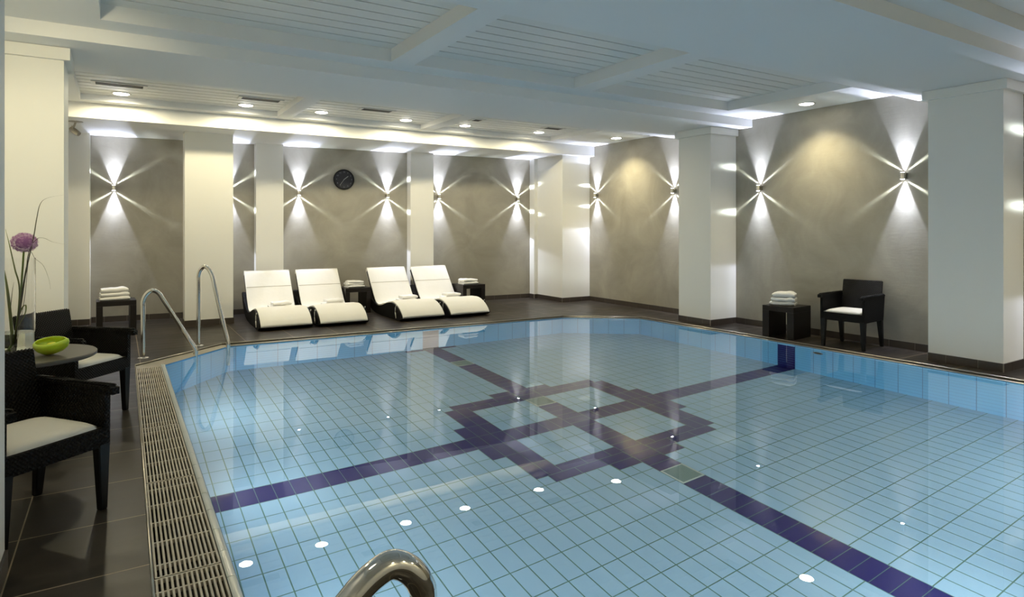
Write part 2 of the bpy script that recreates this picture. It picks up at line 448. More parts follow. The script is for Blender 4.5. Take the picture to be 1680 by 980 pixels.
# ------------------------------------------------------------ POOL SHELL
XBAND = (3.745, 3.995); YBAND = (4.91, 5.158)
P_ = 0.13
def xlines():
    xs = []; x = XBAND[0]
    while x > 0.3: xs.append(x); x -= 0.1305
    xs = xs[::-1]
    x = XBAND[1]
    while x < 7.4: xs.append(x); x += 0.1305
    # the band itself is two tiles wide
    xs.append((XBAND[0] + XBAND[1]) / 2)
    return sorted(xs)
def ylines():
    ys = [YBAND[0], YBAND[1]]
    for k in range(1, 5): ys += [YBAND[0] - .21 * k, YBAND[1] + .21 * k]
    y = 4.07
    while y > 0.75: y -= 0.2487; ys.append(y)
    y = YBAND[1] + .84
    while y < 8.7: y += 0.2487; ys.append(y)
    return sorted(ys)
DR = [(3.50, 3.75), (5.52, 5.77), (7.36, 7.61)]
def dark_rects():
    r = []      # x0,x1,y0,y1, orientation: 'x' tiles long along x ; 'y' long along y
    X0, X1 = 2.832, 4.915
    t = 0.1305
    # star: top & bottom rows (long along x)
    for ya, yb, a, b in ((5.88, 6.0, X0 + .11, X1 - .11), (5.76, 5.88, X0 + .26, X1 - .26), (4.07, 4.19, X0 + .11, X1 - .11), (4.19, 4.31, X0 + .26, X1 - .26)):
        r.append((a, b, ya, yb, 'x'))
    r.append((3.49, 4.25, 6.0, 6.12, 'x')); r.append((3.49, 4.25, 3.95, 4.07, 'x'))
    # side columns (long along y)
    for xa, xb in ((X0, X0 + t), (X0 + t, X0 + 2 * t), (X1 - t, X1), (X1 - 2 * t, X1 - t)): r.append((xa, xb, 4.19, 5.88, 'y'))
    r.append((X0 - t, X0, 4.66, 5.41, 'y')); r.append((X1, X1 + t, 4.66, 5.41, 'y'))
    # cross
    r.append((0.4, 7.3, YBAND[0], YBAND[1], 'y'))
    r.append((XBAND[0], XBAND[1], 0.8, 8.6, 'v'))
    r.append((3.47, 4.25, 8.40, 8.6, 'x'))
    return r
DK = dark_rects()
def ptile(bm, x0, x1, y0, y1, mi, z=ZF, g=0.004):
    cx, cy = (x0 + x1) / 2, (y0 + y1) / 2
    if x1 - x0 < 2.2 * g or y1 - y0 < 2.2 * g: return
    pts = [(x0 + g, y0 + g), (x1 - g, y0 + g), (x1 - g, y1 - g), (x0 + g, y1 - g)]
    n_ = len(POOL)
    for i in range(n_):      # clip against the pool outline
        ax, ay = POOL[i]; bx, by = POOL[(i + 1) % n_]
        def sd(p): return (bx - ax) * (p[1] - ay) - (by - ay) * (p[0] - ax)
        out = []
        for k in range(len(pts)):
            p, q = pts[k], pts[(k + 1) % len(pts)]; dp, dq = -sd(p), -sd(q)
            if dp >= 0: out.append(p)
            if (dp >= 0) != (dq >= 0): t = dp / (dp - dq); out.append((p[0] + (q[0] - p[0]) * t, p[1] + (q[1] - p[1]) * t))
        pts = out
        if len(pts) < 3: return
    ar = abs(sum(pts[i][0] * pts[(i + 1) % len(pts)][1] - pts[(i + 1) % len(pts)][0] * pts[i][1] for i in range(len(pts)))) / 2
    if ar < 1e-4: return
    bm.faces.new([bm.verts.new((px, py, z)) for px, py in pts]).material_index = mi
bm = BM()
flat_poly(bm, [[(x * 1.0, y * 1.0) for x, y in POOL]], ZF - 0.002, 2)
# light tiles on the general grid, split where dark rectangles lie
def subtract(rects, d):
    out = []
    for (x0, x1, y0, y1) in rects:
        a, b, c, e = max(x0, d[0]), min(x1, d[1]), max(y0, d[2]), min(y1, d[3])
        if b - a < 1e-4 or e - c < 1e-4: out.append((x0, x1, y0, y1)); continue
        if a > x0: out.append((x0, a, y0, y1))
        if b < x1: out.append((b, x1, y0, y1))
        if c > y0: out.append((a, b, y0, c))
        if e < y1: out.append((a, b, e, y1))
    return out
XLN, YLN = xlines(), ylines()
for x0, x1 in zip(XLN[:-1], XLN[1:]):
    for y0, y1 in zip(YLN[:-1], YLN[1:]):
        rs = [(x0, x1, y0, y1)]
        for d in DK: rs = subtract(rs, d)
        for q in rs: ptile(bm, *q, 0, g=0.0038)
done = []
def dark_tile(q, mi=1):
    rs = [q]
    for d in done: rs = subtract(rs, d)
    for s in rs: ptile(bm, *s, mi, g=0.0026)
for d in sorted(DK, key=lambda d: d[4] != 'v'):
    x0, x1, y0, y1, k = d
    if k == 'x':
        n = max(1, round((x1 - x0) / 0.25)); s = (x1 - x0) / n
        for i in range(n): dark_tile((x0 + i * s, x0 + (i + 1) * s, y0, y1))
    elif k == 'y' and x1 - x0 < 0.2:
        n = max(1, round((y1 - y0) / 0.25)); s = (y1 - y0) / n
        for i in range(n): dark_tile((x0, x1, y0 + i * s, y0 + (i + 1) * s))
    elif k == 'y':
        xs = [x for x in XLN if x0 <= x <= x1]
        for a, b in zip(xs[:-1], xs[1:]): dark_tile((a, b, y0, y1))
    else:
        y = 1.4; ys = []
        yy = 3.75
        while yy < 8.7: yy += 0.1205
        while yy > 0.8: ys.append(yy); yy -= 0.1205
        ys.sort()
        for a, b in zip(ys[:-1], ys[1:]):
            rs = [(x0, x1, a, b)]
            for dr in DR: rs = subtract(rs, (x0, x1, dr[0], dr[1]))
            for q in rs: dark_tile(q)
    done.append((x0, x1, y0, y1))
for f in bm.faces:
    f.normal_update()
    if f.normal.z < 0: f.normal_flip()
me = bpy.data.meshes.new('pool_floor'); bm.to_mesh(me); bm.free()
for m_ in (M_pl, M_pd, M_pg): me.materials.append(m_)
o = bpy.data.objects.new('floor', me); COL.objects.link(o); struct(o)

# pool walls
bm = BM()
n = len(POOL)
for i in range(n):
    a = Vector(POOL[i]); b = Vector(POOL[(i + 1) % n]); d = b - a; ln = d.length; d.normalize()
    nn = Vector((d.y, -d.x))
    if not inside(tuple((a + b) / 2 + nn * 0.05), POOL): nn = -nn
    q = [bm.verts.new((a.x, a.y, ZF - .002)), bm.verts.new((b.x, b.y, ZF - .002)), bm.verts.new((b.x, b.y, -0.012)), bm.verts.new((a.x, a.y, -0.012))]
    bm.faces.new(q).material_index = 2
    horizontal = abs(d.x) > abs(d.y)
    # column boundaries measured in s
    if abs(d.y) > 0.95:   # side walls: align to the band in y
        ss = [abs((yb - a.y) / d.y) for yb in [YBAND[0] + 0.2487 * k for k in range(-16, 17)] if min(a.y, b.y) < yb < max(a.y, b.y)]
    elif abs(d.x) > 0.95:
        ss = [abs((xb - a.x) / d.x) for xb in [XBAND[0] + 0.25 * k for k in range(-16, 17)] if min(a.x, b.x) < xb < max(a.x, b.x)]
    else: ss = [0.25 * k for k in range(1, int(ln / 0.25) + 1) if 0.25 * k < ln]
    ss = [0] + sorted(ss) + [ln]
    rows = [-0.02 - 0.1235 * k for k in range(0, 12)]; rows[-1] = ZF
    for s0, s1 in zip(ss[:-1], ss[1:]):
        mid = a + d * (s0 + s1) / 2
        for r_, (z1, z0) in enumerate(zip(rows[:-1], rows[1:])):
            dark = r_ >= 1 and ((abs(d.y) > 0.95 and YBAND[0] - .01 < mid.y < YBAND[1] + .01) or (abs(d.x) > 0.95 and XBAND[0] - .01 < mid.x < XBAND[1] + .01))
            g = 0.0035; off = nn * 0.002
            P0 = a + d * (s0 + g) + off; P1 = a + d * (s1 - g) + off
            if s1 - s0 < 3 * g: continue
            q = [bm.verts.new((P0.x, P0.y, z0 + g)), bm.verts.new((P1.x, P1.y, z0 + g)), bm.verts.new((P1.x, P1.y, z1 - g)), bm.verts.new((P0.x, P0.y, z1 - g))]
            bm.faces.new(q).material_index = 1 if dark else 0
me = bpy.data.meshes.new('wall_pool'); bm.to_mesh(me); bm.free()
for m_ in (M_pw, M_pd, M_pgw): me.materials.append(m_)
o = bpy.data.objects.new('wall_pool', me); COL.objects.link(o); struct(o)

# coping ring (between water and deck opening) on all sides except the grate channel on the left
bm = BM()
GX0, GX1, GY0, GY1 = 0.155, 0.385, 2.2, 7.66
ring_in = [(x, y) for x, y in POOL]
flat_poly(bm, [HOLE, POOL], -0.012, 0)
# cut: remove faces over the grate channel by rebuilding: keep only outside of it
o = None
bm.free()
bm = BM()
def strip(bm, A, B, z=-0.012, mi=0):
    q = [bm.verts.new((*A[0], z)), bm.verts.new((*A[1], z)), bm.verts.new((*B[1], z)), bm.verts.new((*B[0], z))]
    bm.faces.new(q).material_index = mi
for i in range(8):
    if i == 8: continue
    strip(bm, (HOLE[i], HOLE[i + 1]), (POOL[i], POOL[i + 1]), mi=(0 if i in (0,) else 1))
# triangle tile piece at the head of the grate
q = [bm.verts.new((x, y, -0.012)) for x, y in (HOLE[0], (0.152, 7.66), (0.425, 7.66), POOL[0])]
bm.faces.new(q).material_index = 0
struct(obj('trim_41', bm, [M_fill, M_trim]))
# raised steel edge of the deck opening
bm = BM()
for i in range(8):
    a, b = Vector(HOLE[i]), Vector(HOLE[i + 1])
    tube(bm, [(a.x, a.y, 0.0), (b.x, b.y, 0.0)], 0.008, 8)
tube(bm, [(*HOLE[8], 0.0), (*HOLE[0], 0.0)], 0.006, 8)
for i in range(1, 6):
    a, b = Vector(POOL[i]), Vector(POOL[i + 1])
    tube(bm, [(a.x, a.y, -0.014), (b.x, b.y, -0.014)], 0.007, 8)
struct(obj('trim_42', bm, M_trim, smooth=True))
# rounded coping along the grate
bm = BM()
prof = [(0.385, -0.06), (0.385, -0.004), (0.392, 0.0), (0.405, 0.001), (0.416, -0.003), (0.424, -0.012), (0.4255, -0.06)]
y = 1.9
k = 0
while y < 7.74:
    y2 = min(y + 0.245, 7.75)
    a = [bm.verts.new((px, y + .0015, pz)) for px, pz in prof]; b = [bm.verts.new((px, y2 - .0015, pz)) for px, pz in prof]
    for i in range(len(prof) - 1): bm.faces.new((a[i], b[i], b[i + 1], a[i + 1]))
    bm.faces.new(a); bm.faces.new(b[::-1]); y = y2
struct(obj('trim_43', bm, M_cop, smooth=True, auto=50))
# gutter channel
bm = BM()
box(bm, 0.125, 0.385, 1.87, 7.66, -0.22, -0.20)
box(bm, 0.112, 0.128, 1.87, 7.84, -0.2, -0.03); box(bm, 0.380, 0.386, 1.87, 7.66, -0.2, -0.01); box(bm, 0.125, 0.385, 7.655, 7.66, -0.2, -0.014)
struct(obj('trim_44', bm, M_dark))

# ------------------------------------------------------------ WATER
bm = BM(); flat_poly(bm, [[(x, y) for x, y in POOL]], ZW)
for f in bm.faces:
    f.normal_update()
    if f.normal.z < 0: f.normal_flip()
me = bpy.data.meshes.new('pool_water'); bm.to_mesh(me); bm.free(); me.materials.append(M_water)
o = bpy.data.objects.new('pool_water', me); COL.objects.link(o)
tag(o, 'calm clear water filling the blue tiled pool', 'water', kind='stuff')

# ------------------------------------------------------------ overflow grate
gr = thing('overflow_grate', 'long beige slatted overflow grate along the left edge of the pool', 'grate', (0, 1.87, 0))
nsec = 5; Ls = (7.655 - 1.87) / nsec
for s in range(nsec):
    bm = BM(); y0, y1 = s * Ls + 0.004, (s + 1) * Ls - 0.004
    xl0 = 0.122 + (0.155 - 0.122) * (s * Ls) / 5.45; xl1 = 0.122 + 0.033 * ((s + 1) * Ls) / 5.45
    ns = 14
    for i in range(ns):
        t = i / (ns - 1)
        a0 = xl0 + (0.372 - xl0) * t; a1 = xl1 + (0.372 - xl1) * t
        vs = box(bm, 0, 0.0085, y0, y1, -0.028, -0.004)
        for v in vs: v.co.x += a0 + (a1 - a0) * (v.co.y - y0) / (y1 - y0)
    nr = 5
    for j in range(nr):
        yy = y0 + (y1 - y0) * (j + 0.5) / nr
        box(bm, xl0 + .002, 0.378, yy - 0.005, yy + 0.005, -0.024, -0.0045)
    box(bm, xl0, 0.38, y0, y0 + 0.008, -0.024, -0.0045); box(bm, xl0, 0.38, y1 - 0.008, y1, -0.024, -0.0045)
    obj('grate_section', bm, M_grate, gr)

# floor drains
for i, (a, b) in enumerate(DR):
    t = thing('pool_drain', ['square slatted drain in the pool floor, the one nearest the camera', 'square slatted drain inside the far edge of the dark tile star', 'square slatted drain in the dark band near the far pool wall'][i], 'drain', (3.87, (a + b) / 2, ZF), group=None)
    bm = BM(); h = 0.122; q = 0.012
    for x0, x1, y0, y1 in ((-h, h, -h, -h + q), (-h, h, h - q, h), (-h, -h + q, -h + q, h - q), (h - q, h, -h + q, h - q)): box(bm, x0, x1, y0, y1, -0.001, 0.008)
    obj('frame', bm, mat('drain frame', (0.5, 0.6, 0.55), 0.3), t)
    bm = BM()
    for k in range(20): x = -h + q + (2 * h - 2 * q) * (k + .5) / 20; box(bm, x - 0.0032, x + 0.0032, -h + q, h - q, 0.0, 0.006)
    obj('slats', bm, mat('drain slats', (0.22, 0.36, 0.33), 0.4), t)
# inlets on the right pool wall
for i, (y, z, lab) in enumerate(((4.60, -0.27, 'small oval steel inlet on the right pool wall, nearer the wicker chair'), (6.95, -0.27, 'small oval steel inlet on the right pool wall, nearer the far corner'))):
    t = thing('pool_inlet', lab, 'inlet', (7.246, y, z), rot=(0, R(-90), 0))
    bm = BM(); lathe(bm, [(0.0, 0.0), (0.065, 0.0), (0.065, 0.006), (0.06, 0.01), (0.05, 0.006), (0.0, 0.006)], 24)
    obj('flange', bm, M_brush, t, smooth=True, auto=40)
    bm = BM(); cyl(bm, 0.049, 0.046, 0.0062, 0.009); obj('opening', bm, M_dark, t)

# unseen underwater lamps added on near and left walls to brighten the pool
def added_pool_lamp(loc, rot, lab, pw=1.0):
    t = thing('added_pool_lamp', lab, 'lamp', loc, rot=rot)
    bm = BM(); lathe(bm, [(0.0, 0.0), (0.14, 0.0), (0.14, 0.015), (0.12, 0.025), (0.115, 0.02), (0.0, 0.02)], 32)
    obj('bezel', bm, M_brush, t, smooth=True, auto=40)
    d = bpy.data.lights.new('added_pool_light', 'AREA'); d.shape = 'DISK'; d.size = 0.2; d.energy = P_POOL_FILL * pw; d.color = (0.93, 0.97, 1.0)
    lo = bpy.data.objects.new('added_pool_light', d); COL.objects.link(lo); lo.parent = t; lo.location = (0, 0, 0.03); lo.rotation_euler = (R(180), 0, 0)
for i, x in enumerate((2.0, 3.9, 5.8)): added_pool_lamp((x, 0.98, -0.6), (R(-90), 0, 0), ['added unseen underwater lamp on the near pool wall, left one', 'added unseen underwater lamp on the near pool wall, middle one', 'added unseen underwater lamp on the near pool wall, right one'][i], 1.05)
for i, y in enumerate((3.2, 5.0, 6.8)): added_pool_lamp((0.43, y, -0.6), (0, R(90), 0), ['added unseen underwater lamp on the left pool wall, nearest one', 'added unseen underwater lamp on the left pool wall, middle one', 'added unseen underwater lamp on the left pool wall, farthest one'][i], 0.75)

# ------------------------------------------------------------ downlights
def downlight(x, y, z, lab, power, angle=150, blend=0.5, rad=0.09, group=None, cut=None):
    t = thing('downlight', lab, 'ceiling light', (x, y, z), group=group)
    bm = BM(); lathe(bm, [(rad + .022, 0.0), (rad + .022, -0.005), (rad, -0.007), (rad - .002, -0.001), (rad - .002, 0.0)], 32)
    obj('ring', bm, M_frame, t, smooth=True, auto=40)
    bm = BM(); lathe(bm, [(rad - .003, -0.001), (rad - .003, -0.005), (rad * .85, -0.011), (rad * .6, -0.016), (rad * .3, -0.019), (1e-4, -0.02)], 32); obj('lens', bm, M_lamp, t, smooth=True)
    spot('downlight_beam', (0, 0, -0.035), (0, 0, -1), power, angle, blend, WARM, 0.05, t)
BL = ['above the column at the far left', 'above the leftmost lounger', 'between the second and third ceiling grilles', 'above the third lounger from the left', 'next to the fourth ceiling grille', 'next to the rightmost ceiling grille']
BX = [(199, 153.5), (403.5, 172.5), (527.5, 184), (666, 197), (763, 206), (884, 217)]
def at(u, v, z):
    D = F * (H - z) / (v - HY); Lx = (u - 840) / F * D
    return D * math.sin(YAW) + Lx * math.cos(YAW), D * math.cos(YAW) - Lx * math.sin(YAW)
for (u, v), lab in zip(BX, BL):
    x, y = at(u, v, 3.162)
    downlight(x, y, 3.162, 'round warm recessed downlight in the far plank ceiling ' + lab, P_DOWN, 176, 0.35, group='downlights in the far ceiling')
downlight(7.64, 8.74, 3.085, 'round recessed downlight washing the far section of the right wall', P_WASH, 120, 0.8)
downlight(7.64, 5.01, ZC, 'round recessed downlight washing the right wall above the wicker chair', P_WASH, 120, 0.8)
downlight(7.64, 1.30, ZC, 'added fill downlight by the right wall, out of the picture', P_WASH, 120, 0.8)  # assumed downlight, added out of view for brightness
downlight(-0.55, 4.6, ZC, 'added fill downlight above the round table, out of the picture', 34, 172, 0.3)  # added warm fill for the left column and cushions, lamp unseen
downlight(-0.55, 1.30, ZC, 'added fill downlight by the left wall, out of the picture', 5, 150, 0.8)  # weak fill light added on the left, no lamp seen there
for i, x in enumerate((1.2, 3.7, 6.2)): downlight(x, -1.75, ZC, 'added fill downlight behind the camera, %s of three' % ('left', 'middle', 'right')[i], 62, 160, 0.5)  # warm fill added behind the camera to lift ceiling and near columns

# unseen swivel spotlight, added to brighten the left column
t = thing('ceiling_spotlight', 'added swivel spotlight brightening the left column, out of the picture', 'spotlight', (-0.35, 3.75, 2.965))
bm = BM(); lathe(bm, [(0.0, 0.0), (0.07, 0.0), (0.07, -0.01), (0.0, -0.01)], 24); obj('base_plate', bm, M_brush, t, smooth=True, auto=40)
bm = BM(); tube(bm, [(0, 0, -0.01), (0, 0, -0.07)], 0.01, 10); obj('stem', bm, M_brush, t, smooth=True)
bm = BM(); M = Matrix.Translation((0, 0, -0.11)) @ Vector((0.05, -2.7, 1.0)).to_track_quat('Z', 'Y').to_matrix().to_4x4()
lathe(bm, [(0.0, 0.06), (0.03, 0.05), (0.036, 0.0), (0.034, -0.05), (0.028, -0.05), (0.0, -0.03)], 24); bmesh.ops.transform(bm, matrix=M, verts=bm.verts[:]); obj('head', bm, M_brush, t, smooth=True, auto=50)
spot('added_spot_beam', (0.0, 0.07, -0.14), (-0.12, 2.75, -1.0), 94, 74, 0.9, WARM, 0.03, t)

# ceiling grilles
GP = [((149, 132), (242, 147)), ((390, 157.5), (465, 169.5)), ((584, 178), (652, 184.5)), ((764, 196), (801, 199)), ((880, 209), (935, 213))]
GL = ['leftmost of five', 'second from the left', 'third from the left', 'fourth from the left', 'rightmost of five']
for (pa, pb), lab in zip(GP, GL):
    ga = at(pa[0], pa[1] + 3, 3.155); gb = at(pb[0], pb[1] - 3, 3.155); x0, x1 = ga[0], gb[0]; gy = (at((pa[0] + pb[0]) / 2, (pa[1] + pb[1]) / 2, 3.155)[1])
    t = thing('ceiling_grille', 'long narrow ventilation grille in the far ceiling, ' + lab, 'vent', ((x0 + x1) / 2, gy, 3.162), group='grilles in the far ceiling')
    w_ = (x1 - x0) / 2; h = 0.10
    bm = BM()
    for a in ((-w_, w_, -h, -h + .018), (-w_, w_, h - .018, h), (-w_, -w_ + .045, -h + .018, h - .018), (w_ - .045, w_, -h + .018, h - .018)): box(bm, *a, -0.012, 0.0)
    obj('frame', bm, M_frame, t)
    bm = BM()
    for k in range(6): y = -h + .018 + (2 * h - .036) * (k + .5) / 6; box(bm, -w_ + .03, w_ - .03, y - .006, y + .006, -0.009, -0.002)
    obj('slats', bm, M_slat, t)

# ------------------------------------------------------------ sconces
def beam(name, loc, ang, power, size, blend, color, parent, edge=0.44, soft=False, perp=0.42):
    # lens throws more light along its axis: strength rises towards grazing directions
    d = bpy.data.lights.new(name, 'SPOT'); d.energy = power; d.spot_size = R(size); d.spot_blend = blend
    d.color = color; d.shadow_soft_size = 0.003; d.use_nodes = True; nt = d.node_tree
    em = nt.nodes['Emission']; tc = nt.nodes.new('ShaderNodeTexCoord'); sp = nt.nodes.new('ShaderNodeSeparateXYZ')
    nt.links.new(tc.outputs['Normal'], sp.inputs[0])
    def mn(op, a, b=None):
        n = nt.nodes.new('ShaderNodeMath'); n.operation = op
        for i, v in enumerate((a, b)):
            if v is None: continue
            if isinstance(v, (int, float)): n.inputs[i].default_value = v
            else: nt.links.new(v, n.inputs[i])
        return n.outputs[0]
    az = mn('ABSOLUTE', sp.outputs[2])
    tt = mn('MAXIMUM', mn('DIVIDE', mn('ABSOLUTE', sp.outputs[1]), az), 0.035)
    lat = mn('DIVIDE', mn('ABSOLUTE', sp.outputs[0]), az)
    st = mn('POWER', mn('DIVIDE', 0.6, tt), 0.0 if soft else 0.45)
    if soft:      # narrow side ray
        e2 = mn('ADD', mn('POWER', mn('DIVIDE', lat, edge), 2.0), mn('POWER', mn('DIVIDE', tt, perp), 2.0))
        msk = mn('POWER', 2.718, mn('MULTIPLY', e2, -1.0))
    else:
        q = nt.nodes.new('ShaderNodeMapRange'); q.interpolation_type = 'SMOOTHSTEP'
        nt.links.new(lat, q.inputs['Value']); q.inputs['From Min'].default_value = edge * 0.94; q.inputs['From Max'].default_value = edge * 1.04
        q.inputs['To Min'].default_value = 1.0; q.inputs['To Max'].default_value = 0.0; msk = q.outputs[0]
    nt.links.new(mn('MULTIPLY', st, msk), em.inputs['Strength'])
    o = bpy.data.objects.new(name, d); COL.objects.link(o); o.parent = parent; o.location = loc; o.rotation_euler = (0, ang, 0)
    return o
def sconce(loc, normal, lab, group):
    """up and down wall light; local +y points away from the wall"""
    nx, ny = normal; rz = math.atan2(-nx, ny)
    t = thing('wall_sconce', lab, 'wall light', loc, rz=rz, group=group)
    bm = BM(); box(bm, -0.03, 0.03, 0.0, 0.012, -0.035, 0.035, bev=0.003); box(bm, -0.012, 0.012, 0.01, 0.035, -0.02, 0.02); obj('wall_plate', bm, M_brush, t)
    bm = BM(); cyl(bm, 0.03, 0.03, -0.04, 0.04, 28, 0, 0.060); obj('body', bm, M_steel, t, smooth=True, auto=40)
    for s in (1, -1):
        bm = BM(); cyl(bm, 0.022, 0.022, 0.0402 if s > 0 else -0.0425, 0.0425 if s > 0 else -0.0402, 20, 0, 0.060); obj('lens', bm, M_led, t)
        base_ang = 0.0 if s < 0 else math.pi
        beam('sconce_beam', (0, 0.060, 0.046 * s), base_ang, P_SC, 150, 0.3, COOL, t, 0.40)
        beam('sconce_core', (0, 0.060, 0.046 * s), base_ang, 60.0, 150, 0.5, COOL, t, 0.28, True, 0.8)
        beam('sconce_glow', (0, 0.060, 0.046 * s), base_ang, P_SC * 0.03, 150, 0.6, COOL, t, 0.8, True)
        for q in (1, -1):
            beam('sconce_streak', (0, 0.045, 0.046 * s), base_ang + q * R(56), P_ST, 150, 0.3, (0.80, 0.88, 0.84), t, 0.065, True, 0.5)
bnn = (bn.x, bn.y)
for x, z, lab in ((-0.06, 2.08, 'above the side table at the far left'), (1.57, 2.07, 'half hidden behind the big white column'), (2.688, 2.07, 'left of the clock'), (4.269, 2.065, 'right of the clock'), (5.283, 2.065, 'left one in the rightmost niche'), (7.005, 2.053, 'right one in the rightmost niche')):
    sconce((x, bwy(x), z), bnn, 'steel up-and-down light on the far wall, ' + lab, 'wall lights on the far wall')
for y, z, lab in ((9.781, 2.10, 'nearest the far corner'), (7.723, 2.09, 'just left of the middle pilaster'), (6.02, 2.045, 'just right of the middle pilaster'), (3.996, 2.085, 'above and right of the wicker chair'), (2.3, 2.085, 'beyond the nearest pilaster, out of the picture')):
    sconce((XR, y, z), (-1, 0), 'steel up-and-down light on the right wall, ' + lab, 'wall lights on the right wall')

# ceiling spotlight in the corner by the big column
x, y = at(124, 199.5, 2.885)
t = thing('ceiling_spotlight', 'small steel swivel spotlight under the far left soffit', 'spotlight', (x, y, 2.885))
bm = BM(); lathe(bm, [(0.0, 0.0), (0.085, 0.0), (0.085, -0.006), (0.05, -0.012), (0.0, -0.012)], 28); obj('base_plate', bm, M_brush, t, smooth=True, auto=40)
bm = BM(); tube(bm, [(0, 0, -0.01), (-0.01, 0, -0.045), (-0.02, 0, -0.075)], 0.012, 10); tube(bm, [(-0.035, -0.03, -0.07), (-0.02, -0.03, -0.11)], 0.006, 8); tube(bm, [(-0.035, 0.03, -0.07), (-0.02, 0.03, -0.11)], 0.006, 8)
box(bm, -0.045, -0.01, -0.035, 0.035, -0.08, -0.065); obj('bracket', bm, M_brush, t)
bm = BM(); M = Matrix.Translation((-0.01, 0, -0.13)) @ Euler((0, R(125), R(-30))).to_matrix().to_4x4()
lathe(bm, [(0.0, -0.075), (0.022, -0.07), (0.034, -0.045), (0.038, 0.0), (0.034, 0.05), (0.03, 0.07), (0.024, 0.068), (0.0, 0.05)], 28)
bmesh.ops.transform(bm, matrix=M, verts=bm.verts[:]); obj('head', bm, M_brush, t, smooth=True, auto=50)

# ------------------------------------------------------------ clock
cx = 3.47; ang = math.atan2(bn.y, bn.x)
t = thing('wall_clock', 'round black wall clock with pale hands on the far grey wall', 'clock', (cx, bwy(cx), 2.335), rot=(R(90), 0, math.atan2(bdir.y, bdir.x)))
bm = BM(); lathe(bm, [(0.0, 0.0), (0.183, 0.0), (0.186, 0.02), (0.180, 0.036), (0.168, 0.036), (0.163, 0.022), (0.0, 0.022)], 56); obj('case', bm, M_black, t, smooth=True, auto=35)
bm = BM(); cyl(bm, 0.163, 0.163, 0.0221, 0.024, 56); obj('dial', bm, M_clock, t)
for h_ in range(1, 13):
    a = R(90 - 30 * h_)
    cu = bpy.data.curves.new('numeral', 'FONT'); cu.body = str(h_); cu.size = 0.036; cu.align_x = 'CENTER'; cu.align_y = 'CENTER'; cu.extrude = 0.0005
    tmp = bpy.data.objects.new('numeral', cu); COL.objects.link(tmp)
    dg = bpy.context.evaluated_depsgraph_get(); me = bpy.data.meshes.new_from_object(tmp.evaluated_get(dg)); bpy.data.objects.remove(tmp)
    me.materials.clear(); me.materials.append(M_mark)
    o = bpy.data.objects.new('numeral', me); COL.objects.link(o); o.parent = t; o.location = (0.135 * math.cos(a), 0.135 * math.sin(a), 0.0246)
def hand(dx, dy, w0):
    bm = BM(); v = Vector((dx, dy, 0)); ln = v.length; M = Matrix.Rotation(math.atan2(dy, dx), 4, 'Z')
    box(bm, -0.012, ln, -w0, w0, 0.026, 0.0275, M=M); return bm
obj('hour_hand', hand(0.075, 0.062, 0.004), M_hand, t)
obj('minute_hand', hand(-0.073, -0.103, 0.003), M_hand, t)

# ------------------------------------------------------------ handrails
def rail(lab, pts, feet, rad=0.0245, group='pool ladder rails'):
    t = thing('pool_handrail', lab, 'handrail', (0, 0, 0), group=group)
    bm = BM(); tube(bm, catmull(pts, 10), rad, 20); obj('tube', bm, M_steel, t, smooth=True, auto=60)
    for f in feet:
        bm = BM(); lathe(bm, [(rad, 0.0), (0.058, 0.0), (0.058, 0.006), (0.045, 0.013), (rad, 0.016)], 28)
        obj('floor_flange', bm, M_steel, t, smooth=True, auto=40, loc=f)
def mk_rail(post, wat, h, post_off=0.0):
    p = Vector((post[0], post[1], 0)); q = Vector((wat[0], wat[1], 0)); d = (q - p); ln = d.length; d.normalize(); r_ = 0.11
    top = h
    pts = [p, p + Vector((0, 0, h * 0.4)), p + Vector((0, 0, h - 0.20)), p + Vector((0, 0, h - 0.12)), p + d * 0.03 + Vector((0, 0, h - 0.045)), p + d * 0.09 + Vector((0, 0, h)), p + d * 0.155 + Vector((0, 0, h - 0.035))]
    e = q + Vector((0, 0, 0.06)); s = p + d * 0.205 + Vector((0, 0, h - 0.12))
    for k in range(6): pts.append(s.lerp(e, k / 5.0))
    pts += [q + Vector((0, 0, -0.03)), q + Vector((0, 0, -0.35)), q + Vector((0, 0, -0.9))]
    return pts
rail('low curved steel pool handrail beside the end of the grate', mk_rail((0.233, 8.206), (0.754, 8.136), 0.755), [(0.233, 8.206, 0)])
rail('tall curved steel pool handrail by the far left pool corner', mk_rail((0.839, 8.695), (1.13, 8.37), 0.985), [(0.839, 8.695, 0)])
# foreground rail
def cp(u, v, D):
    x = D * math.sin(YAW) + (u - 840) / F * D * math.cos(YAW); y = D * math.cos(YAW) - (u - 840) / F * D * math.sin(YAW)
    return Vector((x, y, H - (v - HY) * D / F))
A = [cp(693, 1035, 1.13), cp(695, 990, 1.13), cp(688, 955, 1.125), cp(668, 933, 1.115), cp(642, 927, 1.10), cp(615, 943, 1.085), cp(590, 968, 1.07), cp(566, 998, 1.055)]
foot = Vector((A[0].x, A[0].y, 0))
dirn = (A[-1] - A[-2]); f2 = A[-1] + dirn * ((A[-1].z) / -dirn.z)
f2 = Vector((f2.x, f2.y, 0))
pts = [foot, foot.lerp(A[0], 0.5), foot.lerp(A[0], 0.85)] + A[1:] + [A[-1].lerp(f2, 0.15), A[-1].lerp(f2, 0.5), f2]
rail('thick curved steel handrail at the bottom edge of the picture', pts, [tuple(foot), tuple(f2)])

